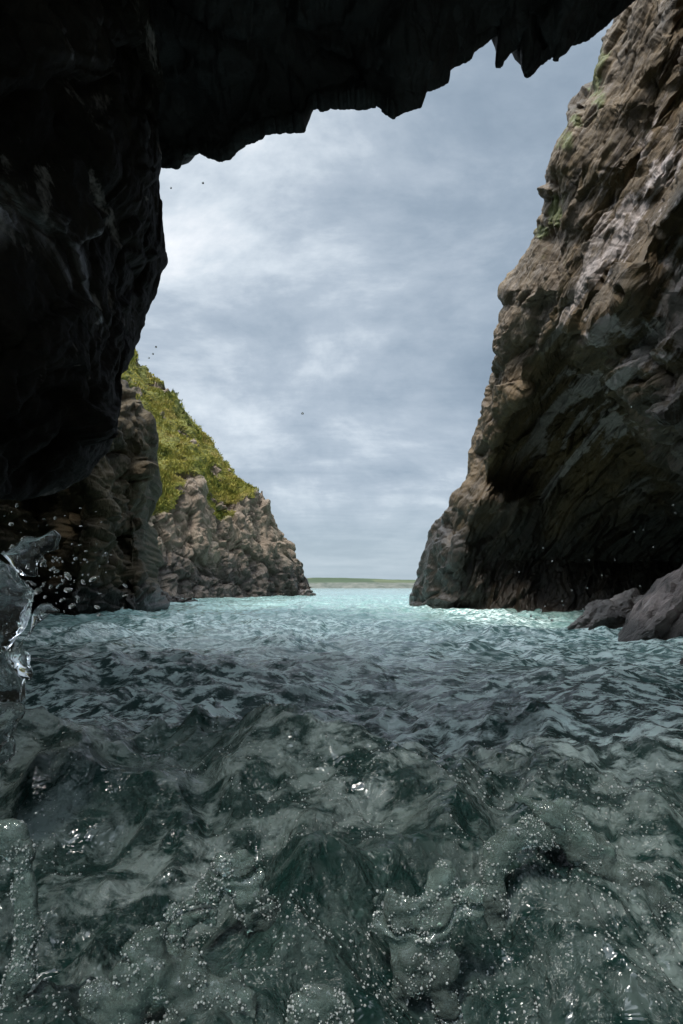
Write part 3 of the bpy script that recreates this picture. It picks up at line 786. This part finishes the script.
splash('splash', [[(390, 895, 8), (400, 930, 12), (405, 970, 14), (385, 1030, 16)], [(400, 930, 12), (430, 915, 14), (445, 875, 8), (442, 865, 4)], [(430, 915, 14), (470, 905, 12), (480, 900, 5)], [(405, 950, 13), (440, 990, 12), (460, 1030, 14)], [(440, 930, 16), (455, 965, 10)]],
       .98, 'froth', 'star-shaped burst of sparkling froth in the lower middle', seed=6, h=.0032, noise=(.015, 26.), holes=(.05, 8.))
splash('splash', [[(495, 870, 10), (500, 850, 12), (512, 838, 9), (528, 830, 7), (544, 834, 5), (547, 845, 4)], [(495, 870, 10), (490, 900, 14), (496, 940, 16)]],
       1.1, 'froth', 'hooked pale curl of water breaking above the dark trough, right of middle', seed=7, h=.0032, noise=(.006, 26.))
splash('splash', [[(540, 815, 9), (580, 850, 14), (630, 895, 16), (690, 935, 18), (760, 985, 20)], [(520, 800, 8), (560, 812, 10), (600, 850, 10), (650, 885, 10)], [(560, 905, 12), (600, 950, 16), (660, 985, 18)]],
       1.15, 'froth', 'long slanting ridge of streaked water running to the right edge', seed=8, h=.005, noise=(.014, 22.), flat=1.4)

def bubble(px, py, rpx, D, label):
    V, Fc = ICO[6]
    r = rpx * D / F
    Vd = V * np.array([1, 1, .85]) * r
    Vd = Vd * (1 + .03 * fbm(V * 2.5 + px, 2, 2))[:, None]
    o = raw_mesh('bubble', Vd, Fc, M['froth']); o.location = at(px, py, D)
    bead_part(Vd, o, 500, int(px))
    return tag(o, label, 'bubble')
bubble(384, 762, 24, 1.75, 'large domed bubble sitting on the crest of the near wave')
bubble(340, 768, 16, 1.7, 'smaller domed bubble left of the large one on the wave crest')

# ================================================================== DROPLETS
def drop_mesh():
    V, Fc = ICO[3]
    V = V * (1 + .12 * perlin(V * 1.3, 3))[:, None]
    return V, Fc
DV, DF = drop_mesh()
proto = None
def droplet(px, py, rpx, D, label, group, stretch=1., rot=0.):
    global proto
    if proto is None:
        proto = raw_mesh('droplet', DV, DF, M['drop']); o = proto
    else:
        o = proto.copy(); COL.objects.link(o)
    r = rpx * D / F
    o.location = at(px, py, D); o.scale = (r * stretch, r, r / math.sqrt(stretch)); o.rotation_euler = (0, rot, rot)
    for k in ('label', 'category', 'group'):
        if k in o: del o[k]
    tag(o, label, 'droplet', group)
LL = 'pale water droplet flung off the left splash, hanging in front of dark rock'
GL = 'droplets flung from the left splash'
seen = [(11, 524, 3), (25, 539, 4.5), (12, 547, 3), (40, 558, 5), (43, 563, 4), (68, 576, 4.5), (83, 582, 3), (93, 579, 4), (38, 591, 5), (34, 593, 4), (68, 590, 4.5), (45, 597, 2.5), (62, 600, 3), (72, 606, 4), (56, 571, 2.5), (53, 561, 2), (17, 553, 3), (97, 607, 3),
        (55, 518, 1.8), (81, 526, 1.6), (106, 553, 1.8), (86, 551, 1.5), (80, 545, 1.5), (72, 544, 1.5), (48, 547, 1.8)]
for (x, y_, r_) in seen:
    droplet(x, y_, r_ * .7, random.uniform(1.25, 1.6), LL, GL, random.uniform(1, 2.), random.uniform(-1, 1))
for i in range(130):
    x = abs(random.gauss(40, 45)) + 3; y_ = random.gauss(568, 34)
    if not (500 < y_ < 618) or x > 150: continue
    droplet(x, y_, random.choice((.5, .5, .6, .6, .7, .8, 1., 1.3, 1.8)), random.uniform(1.3, 2.6), LL, GL, random.uniform(1, 2.2), random.uniform(-1, 1))
LR = 'tiny white fleck of spray flying in front of the black hollow of the right cliff'
GR = 'flecks of spray before the right cliff'
for (x, y_, r_) in [(631, 407, .8), (673, 505, .9), (675, 513, .8), (634, 532, .8), (643, 530, .7), (653, 547, .7), (543, 548, .8), (552, 561, .8), (519, 572, .8), (589, 560, .7), (562, 601, .9), (587, 588, .9), (531, 616, 1.2), (536, 619, 1.1), (549, 618, 1.), (552, 620, 1.3), (583, 609, .8), (563, 605, .8), (640, 586, .8), (556, 524, .6), (602, 575, .7), (572, 590, .7), (541, 610, 1.1), (545, 606, .8), (527, 612, .8), (615, 560, .6)]:
    droplet(x, y_, r_, random.uniform(2.2, 4.), LR, GR)
for (x, y_, r_, lb) in [(302.5, 413.5, 1.3, 'single dark water droplet hanging against the clouds in the middle of the sky'), (171, 188, 1.0, 'elongated dark droplet against the sky just under the left end of the cave roof'), (203, 183, 1.2, 'round dark droplet against the sky a little right of the elongated one under the roof'),
                        (156, 347, 1.1, 'topmost of three dark droplets in the sky beside the cave wall'), (153, 354, 1., 'middle one of three dark droplets in the sky beside the cave wall'), (149, 358, .9, 'lowest of three dark droplets in the sky beside the cave wall')]:
    droplet(x, y_, r_, 1.6, lb, None)

# bubbles and beads of froth riding on the near water: too many to count
def beads():
    n = 22000
    r = .75 * np.exp(rng.random(n) * math.log(5.0 / .75)); a = np.radians(rng.uniform(-36, 36, n))
    x = r * np.sin(a); y = r * np.cos(a)
    cl = fbm(np.stack([x, y, 0 * x], -1) * 3.2, 3, 610) + .4 * fbm(np.stack([x, y, 0 * x], -1) * 11, 2, 612)
    k = cl > .12
    x, y, r = x[k], y[k], r[k]
    z, _ = wave_height(x, y)
    s = np.minimum(rng.gamma(1.5, .00045, len(x)) + .0005, .0022) * (.7 + .3 * r)
    V, Fc = ICO[2]
    P = np.stack([x, y, z + s * .1], -1)[:, None] + V[None] * s[:, None, None]
    Fa = Fc[None] + (np.arange(len(x)) * len(V))[:, None, None]
    o = raw_mesh('sea_foam', P.reshape(-1, 3), Fa.reshape(-1, 3), M['bead'])
    tag(o, 'beads of foam riding on the churned water nearest the viewer', 'foam', kind='stuff')
beads()

# ================================================================== SKY AND SUN
SUN_EL, SUN_AZ = math.radians(60), math.radians(-150)      # azimuth from +Y towards +X
def world():
    w = bpy.data.worlds.new('World'); sc.world = w; w.use_nodes = True
    t = w.node_tree; t.nodes.clear()
    s = NT.__new__(NT); s.t = t
    out = t.nodes.new('ShaderNodeOutputWorld')
    bg = t.nodes.new('ShaderNodeBackground'); bg.inputs['Strength'].default_value = .1
    t.links.new(bg.outputs[0], out.inputs['Surface'])
    sky = s.n('TexSky', sky_type='NISHITA', sun_disc=False); sky.sun_elevation = SUN_EL; sky.sun_rotation = SUN_AZ
    tc = s.n('TexCoord')
    sep = s.n('SeparateXYZ', Vector=tc.outputs['Generated'])
    zc = s.math('ADD', s.math('MAXIMUM', sep.outputs[2], 0.), .16)
    cmb = s.n('CombineXYZ', X=s.math('DIVIDE', sep.outputs[0], zc), Y=s.math('DIVIDE', sep.outputs[1], zc), Z=0.)
    uv = cmb.outputs[0]
    mp = s.n('Mapping', Vector=uv); mp.inputs['Scale'].default_value = (.6, 1.25, 1); mp.inputs['Location'].default_value = (3.1, 1.7, 0); mp.inputs['Rotation'].default_value = (0, 0, .35)
    n1 = s.noise(mp.outputs[0], .75, 8, .58, .5)
    n2 = s.noise(mp.outputs[0], 2.6, 8, .62, .3)
    # the overcast is thinner towards the upper left
    dotn = s.n('VectorMath', operation='DOT_PRODUCT'); s.set(dotn.inputs[0], tc.outputs['Generated'])
    d = Vector((-.25, .83, .50)).normalized(); dotn.inputs[1].default_value = d
    glow = s.ramp(dotn.outputs['Value'], [(.88, 0.), (.995, 1.)])
    dot2 = s.n('VectorMath', operation='DOT_PRODUCT'); s.set(dot2.inputs[0], tc.outputs['Generated']); dot2.inputs[1].default_value = Vector((.12, .985, .18)).normalized()
    glow = s.math('ADD', glow, s.math('MULTIPLY', s.ramp(dot2.outputs['Value'], [(.985, 0.), (.999, 1.)]), .75))
    m3 = s.n('Mapping', Vector=tc.outputs['Generated']); m3.inputs['Scale'].default_value = (1, 1, 1.9); m3.inputs['Location'].default_value = (1.75, .4, .9)
    n3 = s.noise(m3.outputs[0], 3.0, 8, .60, .25)
    dens = s.math('ADD', s.math('ADD', s.math('MULTIPLY', n1, .26), s.math('ADD', s.math('MULTIPLY', n2, .18), s.math('MULTIPLY', n3, .56))), s.math('SUBTRACT', s.math('MULTIPLY', glow, .13), .05))
    cloud = s.ramp(dens, [(.36, (2.0, 2.65, 3.4)), (.46, (2.8, 3.5, 4.3)), (.54, (3.9, 4.6, 5.4)), (.61, (5.8, 6.5, 7.2)), (.70, (8.6, 8.9, 9.3))])
    col = s.mix(.90, sky.outputs[0], cloud)
    # pale band low over the sea
    hz = s.ramp(sep.outputs[2], [(.0, 1.), (.16, 0.)])
    col = s.mix(s.math('MULTIPLY', hz, .55), col, (4.3, 5.3, 6.0))
    # brighter overcast overhead and on the sun's side
    d2 = s.n('VectorMath', operation='DOT_PRODUCT'); s.set(d2.inputs[0], tc.outputs['Generated']); d2.inputs[1].default_value = (-.30, -.20, .93)
    up = s.ramp(d2.outputs['Value'], [(.56, (.25, .248, .245)), (.88, (3.0, 2.75, 2.5))])
    col = s.mix(1., col, up, 'MULTIPLY')
    t.links.new(col, bg.inputs['Color'])
world()
sun = bpy.data.lights.new('sun', 'SUN'); sun.energy = .8; sun.angle = math.radians(10); sun.color = (1., .95, .87)
so = bpy.data.objects.new('sun', sun); COL.objects.link(so)
dv = Vector((math.cos(SUN_EL) * math.sin(SUN_AZ), math.cos(SUN_EL) * math.cos(SUN_AZ), math.sin(SUN_EL)))
so.rotation_euler = dv.to_track_quat('Z', 'Y').to_euler(); so.location = dv * 40

# ================================================================== RENDER SETTINGS
vs = sc.view_settings
sc.display_settings.display_device = 'sRGB'
vs.view_transform = 'Standard'; vs.look = 'None'; vs.exposure = 2.35; vs.gamma = 1; vs.use_curve_mapping = False
sc.render.engine = 'CYCLES'
sc.cycles.use_denoising = True
sc.cycles.max_bounces = 8; sc.cycles.diffuse_bounces = 3; sc.cycles.glossy_bounces = 4; sc.cycles.transmission_bounces = 6
sc.cycles.caustics_reflective = False; sc.cycles.caustics_refractive = False
